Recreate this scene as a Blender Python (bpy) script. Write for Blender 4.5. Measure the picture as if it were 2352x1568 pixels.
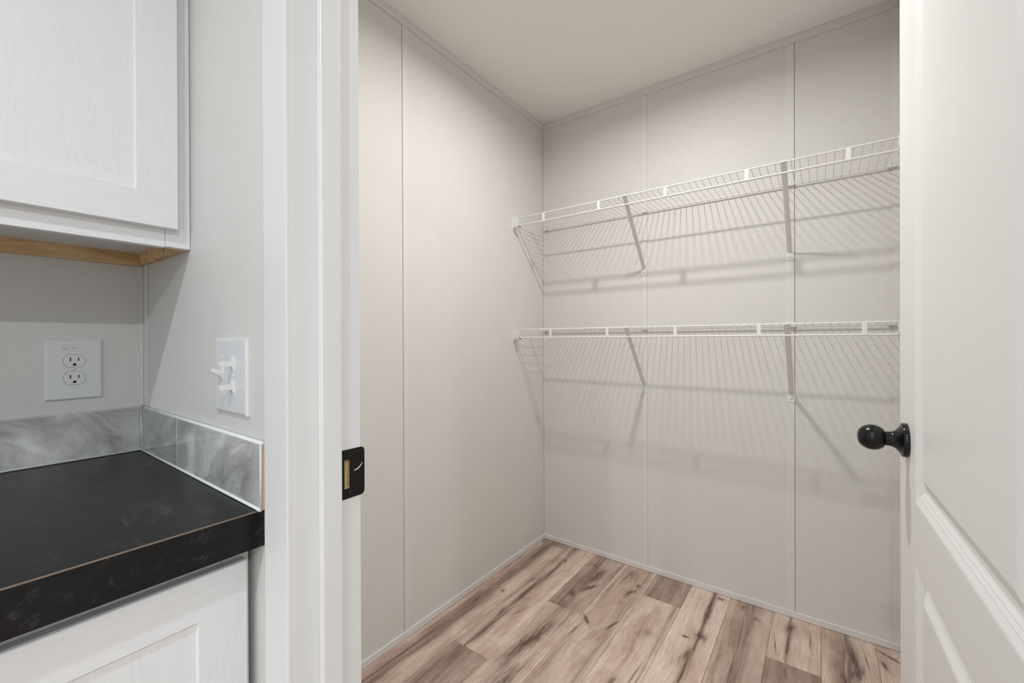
import bpy, bmesh, math, random
from mathutils import Vector, Matrix

# ---------------------------------------------------------------- camera, world, exposure
for o in list(bpy.data.objects):
    bpy.data.objects.remove(o)
SC = bpy.context.scene
COL = SC.collection

def look(yaw, pitch, roll):
    F = Vector((-math.sin(yaw)*math.cos(pitch), math.cos(yaw)*math.cos(pitch), math.sin(pitch)))
    R0 = Vector((math.cos(yaw), math.sin(yaw), 0)); U0 = R0.cross(F)
    c, s = math.cos(roll), math.sin(roll)
    R = c*R0 - s*U0; U = s*R0 + c*U0
    return Matrix((R, U, -F)).transposed()

cd = bpy.data.cameras.new('camera'); cam = bpy.data.objects.new('camera', cd); COL.objects.link(cam)
cd.sensor_width = 36.0; cd.lens = 36.0*971.26/2352.0; cd.clip_start = 0.02
cam.matrix_world = Matrix.Translation((0, 0, 1.1698)) @ look(0.6313, -0.0026, 0.0038).to_4x4()
SC.camera = cam

W = bpy.data.worlds.new('world'); SC.world = W; W.use_nodes = True
W.node_tree.nodes['Background'].inputs[0].default_value = (0.75, 0.86, 1.0, 1)
W.node_tree.nodes['Background'].inputs[1].default_value = 1.0

vs = SC.view_settings
vs.view_transform = 'Standard'; vs.look = 'None'; vs.gamma = 1.0; vs.use_curve_mapping = False
vs.exposure = 0.07

CLOSET_W = 12.9                         # watts of the lamp in the closet ceiling
KITCHEN_W = 27.5                       # watts of each kitchen ceiling lamp
WINDOW_W = 12.0                         # daylight through the kitchen window

# ---------------------------------------------------------------- dimensions (metres, camera at x=y=0)
XL, XR, YB = -1.3247, 0.242, 2.130      # closet side walls and back wall
XK, YK = -1.3678, 0.3117                # kitchen side wall and partition face
YP = 0.415                              # closet face of the partition
CE, CT = 2.440, 0.9014                  # ceiling, worktop
KX1, KY0 = 3.0, -3.6                    # far limits of the kitchen
XJ = -0.620                             # latch jamb face
XH = 0.1965                             # hinge jamb face

# ---------------------------------------------------------------- helpers
OFF = {}
def thing(name, label=None, cat=None, loc=(0, 0, 0), group=None, kind=None, parent=None, local=False):
    o = bpy.data.objects.new(name, None); COL.objects.link(o)
    o.empty_display_size = 0.05
    l = Vector(loc)
    if parent:
        o.parent = parent; o.location = l - OFF[parent.name]
    else:
        o.location = l
    OFF[o.name] = Vector((0, 0, 0)) if local else l
    props(o, label, cat, group, kind)
    return o

def props(o, label=None, cat=None, group=None, kind=None):
    if label: o['label'] = label
    if cat: o['category'] = cat
    if group: o['group'] = group
    if kind: o['kind'] = kind
    return o

def obj(name, bm, mat, parent=None, smooth=False, **kw):
    """link a bmesh given in world coordinates as one object with its origin at its own centre"""
    bm.normal_update()
    lo = Vector([min(v.co[i] for v in bm.verts) for i in range(3)])
    hi = Vector([max(v.co[i] for v in bm.verts) for i in range(3)])
    c = (lo+hi)/2
    bmesh.ops.translate(bm, verts=bm.verts, vec=-c)
    me = bpy.data.meshes.new(name); bm.to_mesh(me); bm.free()
    me.materials.append(mat)
    if smooth:
        for p in me.polygons: p.use_smooth = True
    return place(name, me, c, parent, **kw)

def place(name, me, c, parent=None, **kw):
    o = bpy.data.objects.new(name, me); COL.objects.link(o)
    if parent:
        o.parent = parent; o.location = Vector(c) - OFF[parent.name]
    else:
        o.location = Vector(c)
    OFF[o.name] = Vector(c)
    props(o, **kw)
    return o

def bx(bm, x0, x1, y0, y1, z0, z1, bev=0.0, seg=1):
    m = Matrix.Translation(((x0+x1)/2, (y0+y1)/2, (z0+z1)/2)) @ Matrix.Diagonal((abs(x1-x0), abs(y1-y0), abs(z1-z0), 1))
    r = bmesh.ops.create_cube(bm, size=1, matrix=m)
    if bev:
        es = {e for v in r['verts'] for e in v.link_edges}
        bmesh.ops.bevel(bm, geom=list(es), offset=bev, segments=seg, affect='EDGES', profile=0.6)
    return bm

def box(name, x0, x1, y0, y1, z0, z1, mat, parent=None, bev=0.0, seg=1, **kw):
    return obj(name, bx(bmesh.new(), x0, x1, y0, y1, z0, z1, bev, seg), mat, parent, **kw)

def tube(bm, pts, r, n=8, cap=True):
    pts = [Vector(p) for p in pts]; rings = []
    for i, p in enumerate(pts):
        a = pts[max(i-1, 0)]; b = pts[min(i+1, len(pts)-1)]
        t = (b-a).normalized()
        ref = Vector((0, 0, 1)) if abs(t.z) < 0.9 else Vector((1, 0, 0))
        u = t.cross(ref).normalized(); w = u.cross(t)
        rr = r[i] if isinstance(r, (list, tuple)) else r
        rings.append([bm.verts.new(p + rr*(math.cos(2*math.pi*k/n)*u + math.sin(2*math.pi*k/n)*w)) for k in range(n)])
    for a, b in zip(rings, rings[1:]):
        for k in range(n):
            bm.faces.new((a[k], a[(k+1) % n], b[(k+1) % n], b[k]))
    if cap:
        bm.faces.new(rings[0][::-1]); bm.faces.new(rings[-1])
    bmesh.ops.recalc_face_normals(bm, faces=bm.faces)
    return bm

def lathe(bm, prof, origin, axis, n=32):
    """prof: list of (distance along axis, radius)"""
    o = Vector(origin); a = Vector(axis).normalized()
    ref = Vector((0, 0, 1)) if abs(a.z) < 0.9 else Vector((1, 0, 0))
    u = a.cross(ref).normalized(); w = a.cross(u)
    rings = []
    for d, r in prof:
        if r < 1e-6:
            rings.append([bm.verts.new(o+a*d)])
        else:
            rings.append([bm.verts.new(o+a*d+r*(math.cos(2*math.pi*k/n)*u+math.sin(2*math.pi*k/n)*w)) for k in range(n)])
    for p, q in zip(rings, rings[1:]):
        for k in range(n):
            k2 = (k+1) % n
            if len(p) == 1 and len(q) == 1: continue
            if len(p) == 1: bm.faces.new((p[0], q[k2], q[k]))
            elif len(q) == 1: bm.faces.new((p[k], p[k2], q[0]))
            else: bm.faces.new((p[k], p[k2], q[k2], q[k]))
    bmesh.ops.recalc_face_normals(bm, faces=bm.faces)
    return bm

def prism(bm, pts, ext):
    """closed polygon pts (3D) extruded by the vector ext"""
    a = [bm.verts.new(p) for p in pts]; b = [bm.verts.new(Vector(p)+Vector(ext)) for p in pts]
    bm.faces.new(a); bm.faces.new(b[::-1]); n = len(a)
    for i in range(n): bm.faces.new((a[i], b[i], b[(i+1) % n], a[(i+1) % n]))
    bmesh.ops.recalc_face_normals(bm, faces=bm.faces)
    return bm

def smooth_by_angle(o, deg=35):
    me = o.data
    for p in me.polygons: p.use_smooth = True
    bm = bmesh.new(); bm.from_mesh(me)
    for e in bm.edges:
        if len(e.link_faces) == 2 and e.calc_face_angle(0) > math.radians(deg): e.smooth = False
    bm.to_mesh(me); bm.free()
    return o

# ---------------------------------------------------------------- materials
class NB:
    """small node builder"""
    def __init__(s, name):
        s.m = bpy.data.materials.new(name); s.m.use_nodes = True
        s.t = s.m.node_tree; s.b = s.t.nodes['Principled BSDF']
    def n(s, kind, **kw):
        x = s.t.nodes.new(kind)
        for k, v in kw.items():
            if k.startswith('i_'): x.inputs[k[2:].replace('_', ' ')].default_value = v
            else: setattr(x, k, v)
        return x
    def l(s, a, b): s.t.links.new(a, b)
    def coord(s, scale=(1, 1, 1), loc=(0, 0, 0), rot=(0, 0, 0), out='Object'):
        c = s.n('ShaderNodeTexCoord'); m = s.n('ShaderNodeMapping')
        m.inputs['Scale'].default_value = scale; m.inputs['Location'].default_value = loc; m.inputs['Rotation'].default_value = rot
        s.l(c.outputs[out], m.inputs['Vector']); return m.outputs[0]
    def noise(s, vec, scale=5, detail=4, rough=0.5, dist=0.0):
        x = s.n('ShaderNodeTexNoise'); x.inputs['Scale'].default_value = scale; x.inputs['Detail'].default_value = detail
        x.inputs['Roughness'].default_value = rough; x.inputs['Distortion'].default_value = dist
        s.l(vec, x.inputs['Vector']); return x.outputs['Fac']
    def ramp(s, fac, stops, interp='LINEAR'):
        r = s.n('ShaderNodeValToRGB'); e = r.color_ramp.elements; r.color_ramp.interpolation = interp
        while len(e) < len(stops): e.new(0.5)
        for q, (p, c) in zip(e, stops):
            q.position = p; q.color = (*c, 1) if len(c) == 3 else c
        s.l(fac, r.inputs[0]); return r.outputs[0]
    def math(s, op, a, b=None, c=None, clamp=False):
        x = s.n('ShaderNodeMath', operation=op); x.use_clamp = clamp
        for i, v in enumerate((a, b, c)):
            if v is None: continue
            if isinstance(v, (int, float)): x.inputs[i].default_value = v
            else: s.l(v, x.inputs[i])
        return x.outputs[0]
    def mix(s, fac, a, b, mode='MIX'):
        x = s.n('ShaderNodeMix', data_type='RGBA', blend_type=mode)
        for i, v in ((0, fac), (6, a), (7, b)):
            if isinstance(v, (int, float)): x.inputs[i].default_value = v
            elif isinstance(v, (tuple, list)): x.inputs[i].default_value = (*v, 1) if len(v) == 3 else v
            else: s.l(v, x.inputs[i])
        return x.outputs[2]
    def bump(s, h, strength=0.2, dist=0.001):
        x = s.n('ShaderNodeBump'); x.inputs['Strength'].default_value = strength; x.inputs['Distance'].default_value = dist
        s.l(h, x.inputs['Height']); s.l(x.outputs[0], s.b.inputs['Normal'])
    def fin(s, col=None, rough=0.5, metal=0.0, spec=0.5):
        if col is not None:
            if isinstance(col, (tuple, list)): s.b.inputs['Base Color'].default_value = (*col, 1)
            else: s.l(col, s.b.inputs['Base Color'])
        if isinstance(rough, (int, float)): s.b.inputs['Roughness'].default_value = rough
        else: s.l(rough, s.b.inputs['Roughness'])
        s.b.inputs['Metallic'].default_value = metal
        s.b.inputs['Specular IOR Level'].default_value = spec
        return s.m

def plain(name, col, rough=0.5, metal=0.0, spec=0.5):
    m = NB(name); return m.fin(col, rough, metal, spec)

def vinyl(name, col, vertical=(2, 2, 60), k=0.035):
    m = NB(name)
    a = m.noise(m.coord((420, 420, 40)), 1, 3, 0.6)           # fine woven streaks up and down
    b = m.noise(m.coord((60, 60, 420)), 1, 3, 0.6)            # and across
    c = m.noise(m.coord((4, 4, 4)), 1, 3, 0.5, 1.5)           # slow brush swirl
    f = m.math('ADD', m.math('MULTIPLY', a, 0.4), m.math('ADD', m.math('MULTIPLY', b, 0.4), m.math('MULTIPLY', c, 0.2)))
    lo = tuple(x*(1-k) for x in col); hi = tuple(min(1, x*(1+k)) for x in col)
    m.bump(f, 0.10, 0.0006)
    return m.fin(m.ramp(f, [(0.36, lo), (0.64, hi)]), 0.55, 0, 0.35)

WALLC = (0.728, 0.712, 0.686)
M = {}
M['wall'] = vinyl('vinyl_wall', WALLC)
M['trim_vinyl'] = vinyl('vinyl_batten', tuple(min(1, c*1.03) for c in WALLC), k=0.015)
M['gap'] = plain('seam_shadow_gap', (0.22, 0.20, 0.175), 0.9)
def _ceil():
    m = NB('ceiling_paint'); f = m.noise(m.coord((140, 140, 140)), 1, 3, 0.6); m.bump(f, 0.18, 0.002)
    return m.fin((0.90, 0.888, 0.865), 0.85, 0, 0.2)
M['ceiling'] = _ceil()
def _paint(name, col, rough):
    m = NB(name); f = m.noise(m.coord((200, 200, 6)), 1, 2, 0.5); m.bump(f, 0.05, 0.0005)
    return m.fin(m.ramp(f, [(0.3, tuple(c*0.985 for c in col)), (0.7, col)]), rough, 0, 0.4)
M['white'] = _paint('white_trim_paint', (0.81, 0.81, 0.805), 0.38)
M['doorwhite'] = _paint('white_door_paint', (0.86, 0.858, 0.85), 0.42)
def _cab(name, horiz):
    m = NB(name)
    sc = (30, 3, 90) if horiz else (30, 90, 3)
    a = m.noise(m.coord(sc), 1, 4, 0.6, 0.6)
    sc2 = (8, 1.2, 16) if horiz else (8, 16, 1.2)
    b = m.noise(m.coord(sc2), 1.3, 3, 0.5, 2.2)
    w = m.math('ABSOLUTE', m.math('SINE', m.math('MULTIPLY', b, 34)))
    f = m.math('ADD', m.math('MULTIPLY', a, 0.5), m.math('MULTIPLY', w, 0.5))
    m.bump(f, 0.10, 0.0005)
    return m.fin(m.ramp(f, [(0.15, (0.81, 0.815, 0.82)), (0.6, (0.85, 0.852, 0.852))]), 0.42, 0, 0.4)
M['cab_v'] = _cab('white_cabinet_grain_upright', False)
M['cab_h'] = _cab('white_cabinet_grain_level', True)
def _pine():
    m = NB('raw_pine'); a = m.noise(m.coord((40, 3, 40)), 1, 4, 0.6, 1.5)
    return m.fin(m.ramp(a, [(0.3, (0.50, 0.29, 0.13)), (0.5, (0.74, 0.50, 0.26)), (0.75, (0.85, 0.63, 0.38))]), 0.7)
M['pine'] = _pine()
def _counter():
    m = NB('black_slate_laminate')
    a = m.noise(m.coord((13, 42, 42), rot=(0, 0, 0.45)), 1, 8, 0.68, 0.7)
    b = m.noise(m.coord((3, 9, 9), rot=(0, 0, 0.4)), 1.6, 4, 0.5, 1.0)
    c = m.ramp(a, [(0.36, (0.003, 0.003, 0.003)), (0.55, (0.008, 0.008, 0.008)), (0.63, (0.026, 0.026, 0.027)), (0.72, (0.095, 0.097, 0.10))])
    d = m.mix(m.math('MULTIPLY', b, 0.35), c, (0.007, 0.008, 0.009))
    m.bump(a, 0.25, 0.0012)
    return m.fin(d, 0.33, 0, 0.30)
M['counter'] = _counter()
M['seam'] = plain('laminate_core_edge', (0.26, 0.185, 0.135), 0.6)
def _tile(name, seed, tone=1.0):
    m = NB(name)
    v = m.coord((1, 1, 1), loc=(seed, seed*1.7, seed*0.6), rot=(0.5, 0.45, 0.3))
    wrp = m.n('ShaderNodeTexNoise'); wrp.inputs['Scale'].default_value = 9; wrp.inputs['Detail'].default_value = 4; m.l(v, wrp.inputs['Vector'])
    vm = m.n('ShaderNodeVectorMath', operation='MULTIPLY_ADD'); m.l(wrp.outputs['Color'], vm.inputs[0])
    vm.inputs[1].default_value = (0.09, 0.09, 0.09); m.l(v, vm.inputs[2])
    mp = m.n('ShaderNodeMapping'); mp.inputs['Scale'].default_value = (6, 6, 17); m.l(vm.outputs[0], mp.inputs['Vector'])
    a = m.noise(mp.outputs[0], 1, 8, 0.6, 0.5)
    base = m.ramp(a, [(0.30, tuple(c*tone for c in (0.25, 0.25, 0.24))), (0.46, tuple(c*tone for c in (0.42, 0.42, 0.405))),
                      (0.56, tuple(c*tone for c in (0.56, 0.558, 0.54))), (0.70, tuple(c*tone for c in (0.80, 0.798, 0.775)))])
    b = m.noise(mp.outputs[0], 1.7, 5, 0.55, 0.8)
    vein = m.ramp(m.math('ABSOLUTE', m.math('SUBTRACT', b, 0.5)), [(0.0, (1, 1, 1)), (0.016, (0, 0, 0))])
    col = m.mix(m.math('MULTIPLY', vein, 0.20), base, (0.72, 0.72, 0.70))
    return m.fin(col, 0.05, 0, 0.5)
M['caulk'] = plain('white_caulk', (0.82, 0.82, 0.81), 0.5)
M['bisque'] = plain('raw_tile_body', (0.62, 0.47, 0.36), 0.85)
M['plate'] = plain('white_plastic_plate', (0.77, 0.775, 0.79), 0.28)
M['device'] = plain('white_plastic_device', (0.78, 0.78, 0.765), 0.32)
M['switch'] = plain('white_plastic_switch', (0.80, 0.80, 0.79), 0.3)
M['slot'] = plain('dark_slot', (0.004, 0.004, 0.004), 0.8)
M['print'] = plain('grey_print', (0.13, 0.13, 0.13), 0.7)
M['steel'] = plain('zinc_screw', (0.62, 0.62, 0.60), 0.35, 0.8)
M['wire'] = plain('white_coated_wire', (0.83, 0.82, 0.80), 0.32)
M['bracket'] = plain('white_coated_bracket', (0.78, 0.77, 0.75), 0.4)
M['plastic'] = plain('white_shelf_plastic', (0.80, 0.80, 0.785), 0.4)
M['black'] = plain('black_knob_finish', (0.006, 0.006, 0.0065), 0.26, 0, 0.30)
M['blackgloss'] = plain('black_gloss_metal', (0.006, 0.006, 0.0065), 0.16, 0, 0.42)
def _strike():
    m = NB('black_strike_finish'); a = m.noise(m.coord((70, 70, 70)), 1, 5, 0.6)
    return m.fin(m.ramp(a, [(0.70, (0.006, 0.006, 0.006)), (0.80, (0.08, 0.075, 0.07))]), 0.36, 0.0, 0.25)
M['strike'] = _strike()
def _fibre():
    m = NB('raw_jamb_fibre'); a = m.noise(m.coord((420, 420, 300)), 1, 4, 0.6)
    return m.fin(m.ramp(a, [(0.3, (0.42, 0.26, 0.11)), (0.6, (0.85, 0.60, 0.29))]), 0.9)
M['fibre'] = _fibre()
def glow(name, col, st):
    m = NB(name); m.b.inputs['Emission Color'].default_value = (*col, 1); m.b.inputs['Emission Strength'].default_value = st
    return m.fin((0.9, 0.9, 0.9), 0.4)
M['lens_warm'] = glow('warm_lamp_lens', (1.0, 0.97, 0.93), 6)
M['lens_cool'] = glow('neutral_lamp_lens', (0.92, 0.97, 1.0), 6)
M['sub'] = plain('subfloor', (0.07, 0.05, 0.04), 0.9)
M['glass'] = plain('window_glass', (0.9, 0.95, 1.0), 0.02); M['glass'].node_tree.nodes['Principled BSDF'].inputs['Transmission Weight'].default_value = 1.0

def plank_mat(seed, tone=1.0, dark=0.0, streaks=(), knots=()):
    """printed vinyl plank, grain along local y; tone < 1 is a darker plank.
    streaks: (x, width, strength, wobble); knots: (x, y, rx, ry, angle, strength)"""
    m = NB('vinyl_plank_print')
    rnd = random.Random(seed)
    ox, oy = rnd.uniform(-9, 9), rnd.uniform(-9, 9)
    tc = m.n('ShaderNodeTexCoord'); sep = m.n('ShaderNodeSeparateXYZ'); m.l(tc.outputs['Object'], sep.inputs[0])
    wv = m.noise(m.coord((5.0, 2.6, 1), loc=(ox, oy, 0)), 1, 2, 0.5)
    bend = m.math('MULTIPLY', m.math('SUBTRACT', wv, 0.5), 0.050)
    px = m.math('ADD', sep.outputs[0], bend)
    def cv(sx, sy, dx=0.0):
        c = m.n('ShaderNodeCombineXYZ')
        m.l(m.math('MULTIPLY_ADD', px, sx, ox+dx), c.inputs[0]); m.l(m.math('MULTIPLY_ADD', sep.outputs[1], sy, oy), c.inputs[1])
        return c.outputs[0]
    broad = m.noise(cv(13, 1.3), 1, 3, 0.5, 0.4)
    mid = m.noise(cv(55, 2.4, 7), 1, 5, 0.62, 0.3)
    fine = m.noise(cv(230, 9, 3), 1, 5, 0.7)
    patch = m.noise(cv(13, 8, 11), 1, 6, 0.62, 0.6)
    saw = m.noise(cv(11, 170, 5), 1, 3, 0.65)
    fleck = m.noise(cv(190, 26, 17), 1, 3, 0.6)
    K = lambda c: tuple(min(1, x*tone) for x in c)
    L, P, D, H = K((0.745, 0.582, 0.482)), K((0.585, 0.420, 0.338)), K((0.285, 0.180, 0.138)), K((0.83, 0.70, 0.60))
    f = m.math('ADD', m.math('MULTIPLY', broad, 0.42), m.math('ADD', m.math('MULTIPLY', mid, 0.28), m.math('MULTIPLY', patch, 0.30)))
    s0 = 0.075*dark
    col = m.ramp(f, [(0.29+s0, D), (0.41+s0, P), (0.51+s0, L), (0.64+s0, H)])
    col = m.mix(m.math('MULTIPLY', m.ramp(fine, [(0.36, (1, 1, 1)), (0.56, (0, 0, 0))]), 0.42), col, D)
    col = m.mix(m.math('MULTIPLY', m.ramp(saw, [(0.54, (0, 0, 0)), (0.68, (1, 1, 1))]), m.math('MULTIPLY', m.ramp(patch, [(0.45, (0, 0, 0)), (0.62, (1, 1, 1))]), 0.40)), col, H)
    col = m.mix(m.math('MULTIPLY', m.ramp(fleck, [(0.66, (0, 0, 0)), (0.76, (1, 1, 1))]), 0.30), col, H)
    dk = (0.135, 0.083, 0.063)
    for (sx, w, st, wob) in streaks:
        wn = m.noise(m.coord((0.1, 2.2, 1), loc=(ox*0.3+sx*40, oy*0.7+sx*90, 0)), 1, 5, 0.5)
        d = m.math('ABSOLUTE', m.math('SUBTRACT', m.math('ADD', sep.outputs[0], m.math('MULTIPLY', m.math('SUBTRACT', wn, 0.5), wob)), sx))
        wn2 = m.noise(cv(6, 2.6, 13+sx*50), 1, 4, 0.6)
        ww = m.math('MAXIMUM', m.math('MULTIPLY', m.math('MULTIPLY_ADD', wn2, 3.2, -0.85), w*1.05), 0.0016)
        q = m.math('DIVIDE', d, ww)
        band = m.math('POWER', 2.718, m.math('MULTIPLY', m.math('MULTIPLY', q, q), -0.8))
        fib = m.ramp(m.noise(cv(95, 2.6, sx*700), 1, 5, 0.65, 0.3), [(0.40, (0, 0, 0)), (0.60, (1, 1, 1))])
        halo = m.math('MULTIPLY', m.math('POWER', 2.718, m.math('MULTIPLY', q, -0.45)), 0.22)
        e = m.math('MULTIPLY', m.math('MULTIPLY_ADD', band, m.math('MULTIPLY_ADD', fib, 0.75, 0.25), halo), st)
        e = m.math('MULTIPLY', e, m.math('MULTIPLY_ADD', fine, 0.9, 0.45), clamp=True)
        col = m.mix(e, col, dk)
    for (kx, ky, rx, ry, an, st) in knots:
        mp = m.n('ShaderNodeMapping', vector_type='TEXTURE')
        mp.inputs['Location'].default_value = (kx, ky, 0); mp.inputs['Rotation'].default_value = (0, 0, an); mp.inputs['Scale'].default_value = (rx, ry, 1)
        m.l(tc.outputs['Object'], mp.inputs['Vector'])
        s2 = m.n('ShaderNodeSeparateXYZ'); m.l(mp.outputs[0], s2.inputs[0])
        r2 = m.math('ADD', m.math('MULTIPLY', s2.outputs[0], s2.outputs[0]), m.math('MULTIPLY', s2.outputs[1], s2.outputs[1]))
        kn = m.noise(cv(85, 14, kx*300), 1, 6, 0.7, 0.5)
        r3 = m.math('ADD', m.math('SQRT', r2), m.math('MULTIPLY', m.math('SUBTRACT', kn, 0.5), 3.0))
        r3 = m.math('MAXIMUM', r3, 0.0)
        e = m.math('ADD', m.math('POWER', 2.718, m.math('MULTIPLY', m.math('MULTIPLY', r3, r3), -1.2)), m.math('MULTIPLY', m.math('POWER', 2.718, m.math('MULTIPLY', r3, -1.0)), 0.30))
        col = m.mix(m.math('MULTIPLY', m.math('MULTIPLY', e, st*1.05), m.math('MULTIPLY_ADD', fine, 0.8, 0.50), clamp=True), col, dk)
    m.bump(m.math('ADD', m.math('MULTIPLY', fine, 0.6), m.math('MULTIPLY', saw, 0.4)), 0.08, 0.0006)
    return m.fin(col, 0.50, 0, 0.35)

# ================================================================ THE SETTING
# ---- floor: subfloor slab and one object per plank
floor = box('floor', XK-0.1, KX1+0.1, KY0-0.1, YB+0.1, -0.10, -0.004, M['sub'], kind='structure')
PW, PX0 = 0.1653, -0.0015
def plank_mesh(w, l):
    bm = bmesh.new(); bx(bm, -w/2, w/2, -l/2, l/2, -0.004, 0.0)
    top = [e for e in bm.edges if all(abs(v.co.z) < 1e-6 for v in e.verts)]
    bmesh.ops.bevel(bm, geom=top, offset=0.0007, segments=1, affect='EDGES')
    me = bpy.data.meshes.new('plank'); bm.to_mesh(me); bm.free(); return me
def plank(x0, x1, y0, y1, mat):
    me = plank_mesh(x1-x0-0.0008, y1-y0-0.0006); me.materials.append(mat)
    return place('plank', me, ((x0+x1)/2, (y0+y1)/2, 0), floor)
# column k counts from the left wall; (y0, y1, tone, dark, streaks, knots)
cl = [PX0 - PW*(8-k) for k in range(0, 10)] + [XR]
SPEC = {
 0: [(2.077, YB, 0.60, 1, [(0.0, 0.03, .5, .05)], []),
     (0.857, 2.077, 0.97, 0.45, [(-0.028, 0.022, .8, .05), (-0.005, 0.020, .8, .07)], [(0.036, 0.10, .008, .012, 0, .9), (-0.02, -0.02, .010, .03, .1, .7)]),
     (YP-.06, 0.857, 0.97, 0.3, [(0.02, 0.02, .7, .06)], [])],
 1: [(1.196, YB, 1.03, 0.1, [(-0.028, 0.016, .95, .06), (-0.072, 0.016, .55, .03)], [(-0.020, 0.31, .007, .016, .3, .95), (-0.034, -0.06, .008, .05, .1, .8), (-0.042, -0.22, .008, .03, .2, .7), (0.02, -.18, .003, .03, -.35, .7)]),
     (YP-.06, 1.196, 0.66, 1.0, [(-0.045, 0.012, .6, .03)], [(0.048, .25, .010, .008, 0, .95)])],
 2: [(1.625, YB, 0.80, 0.8, [(-0.03, 0.014, .6, .06)], [(0.012, 0.045, .020, .080, -.12, .95), (0.022, -0.06, .014, .05, -.5, .9), (-0.02, -0.14, .016, .03, .5, .8)]),
     (YP-.06, 1.625, 1.04, 0.1, [(-0.018, 0.020, .7, .09), (0.045, 0.006, .6, .02)], [(-0.008, 0.38, .026, .16, -.18, .9), (0.028, .18, .022, .07, .1, .7)])],
 3: [(0.95, YB, 0.96, 0.35, [(0.055, 0.014, .45, .04), (-.06, .010, .5, .02)], [(0.03, .36, .010, .035, -.45, .95), (0.042, .43, .012, .018, .4, .8), (-.035, .46, .003, .045, -.1, .9), (-0.052, 0.07, .007, .040, .75, 1.0), (-.065, -.03, .004, .04, -.1, .7), (0.052, .10, .005, .045, -.3, .95), (-.02, .515, .03, .04, 0, .5)]),
     (YP-.06, 0.95, 0.9, 0.6, [(0.02, 0.02, .7, .06)], [])],
 4: [(1.918, YB, 0.70, 0.9, [(-0.055, 0.012, .7, .02), (.03, .02, .4, .03)], []),
     (1.00, 1.918, 1.00, 0.25, [(0.066, 0.006, .6, .02)], [(-0.002, -.09, .012, .03, -.3, .6), (0.018, 0.22, .03, .02, .1, .35), (0.05, -.02, .004, .06, -.05, .6)]),
     (YP-.06, 1.00, 0.75, 0.9, [(0.02, 0.02, .7, .06)], [])],
 5: [(1.10, YB, 1.10, -0.3, [(0.022, 0.012, .9, .035)], [(0.022, 0.35, .009, .10, .02, 1.0), (0.028, 0.165, .018, .030, .25, 1.0), (-0.018, .130, .016, .007, .15, .95), (0.048, .475, .018, .014, 0, .7), (0.006, .03, .012, .05, -.2, .7)]),
     (YP-.06, 1.10, 0.95, 0.4, [(0.02, 0.02, .7, .06)], [])],
 6: [(1.20, YB, 0.86, 0.55, [(0.010, 0.016, .75, .05), (-0.01, 0.012, .7, .06)], [(0.03, .36, .006, .012, 1.2, .8), (-.028, .42, .012, .02, 0, .6)]),
     (YP-.06, 1.20, 1.0, 0.2, [(0.02, 0.02, .7, .06)], [])],
 7: [(1.810, YB, 1.05, 0.0, [(-0.022, 0.008, .8, .03)], [(-0.018, 0.075, .013, .035, -.2, .9), (-0.022, -.05, .005, .07, 0, .95), (0.048, .03, .004, .05, .05, .6), (-.06, -.07, .003, .05, .12, .7)]),
     (0.70, 1.810, 0.64, 1.0, [], [(-0.02, .50, .006, .03, .1, .5)]),
     (YP-.06, 0.70, 1.0, 0.2, [], [])],
 8: [(0.95, YB, 1.00, 0.2, [(-0.010, 0.022, .75, .05)], [(0.012, 0.45, .016, .06, .1, .95), (0.020, 0.36, .020, .06, -.2, .8), (-.018, .30, .009, .05, .2, .7), (.05, .46, .002, .05, .1, .7)]),
     (YP-.06, 0.95, 0.9, 0.5, [], [])],
 9: [(1.20, YB, 0.93, 0.3, [], [(0.005, .40, .006, .06, 1.0, .9), (-.022, .34, .006, .03, .3, .9)]),
     (YP-.06, 1.20, 0.9, 0.5, [], [])]}
for k, rows in SPEC.items():
    for i, (y0, y1, tone, dark, st, kn) in enumerate(rows):
        x0, x1 = max(cl[k], XL-0.002), cl[k+1]
        # knot positions are measured from the far end for the planks that reach the back wall
        plank(x0, x1, y0, y1, plank_mat(k*17+i*5+3, tone, dark, st, kn))
kit = [plank_mat(900+i, t, d, [(0.01*i-0.02, 0.016, .7, .06)], []) for i, (t, d) in enumerate(((1.0, .2), (.72, .9), (1.05, 0), (.88, .6)))]
kx = XK+0.01; ci = 0
rk = random.Random(5)
while kx < KX1:
    y = YP-0.06 - (0 if ci % 2 else 0.6)
    if ci % 2 == 0: plank(kx, min(kx+PW, KX1), y, YP-0.06, kit[rk.randrange(4)])
    while y > KY0:
        y2 = max(y-1.22, KY0); plank(kx, min(kx+PW, KX1), y2, y, kit[rk.randrange(4)]); y = y2
    kx += PW; ci += 1

# ---- ceiling
ceil_o = box('ceiling', XK-0.1, KX1+0.1, KY0-0.1, YB+0.1, CE, CE+0.10, M['ceiling'], kind='structure')

# ---- walls: a backing, with the vinyl boards and battens as separate pieces
def seamline(name, x0, x1, y0, y1, z0, z1, par): return box(name, x0, x1, y0, y1, z0, z1, M['gap'], par)
BT = 0.0028     # how far battens stand proud
wl = box('wall_left', XL-0.09, XL-0.008, YP-0.02, YB+0.08, -0.02, CE, M['gap'], kind='structure')
sy = 1.0868
box('panel', XL-0.008, XL, YP, sy-0.0005, 0.002, CE, M['wall'], wl)
box('panel', XL-0.008, XL, sy+0.0005, YB, 0.002, CE, M['wall'], wl)
box('batten', XL, XL+BT, sy+0.0015, sy+0.0265, 0.027, CE-0.031, M['trim_vinyl'], wl, bev=0.0009)
wb = box('wall_back', XL-0.09, XR+0.09, YB+0.008, YB+0.09, -0.02, CE, M['gap'], kind='structure')
bs = [XL, -0.7095, -0.0890, XR]
for a, b in zip(bs, bs[1:]):
    box('panel', a+(0.0006 if a < -1 or a > -0.2 else 0.0002), b-(0.0005 if b > -0.2 else 0.0002), YB, YB+0.008, 0.002, CE, M['wall'], wb)
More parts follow.
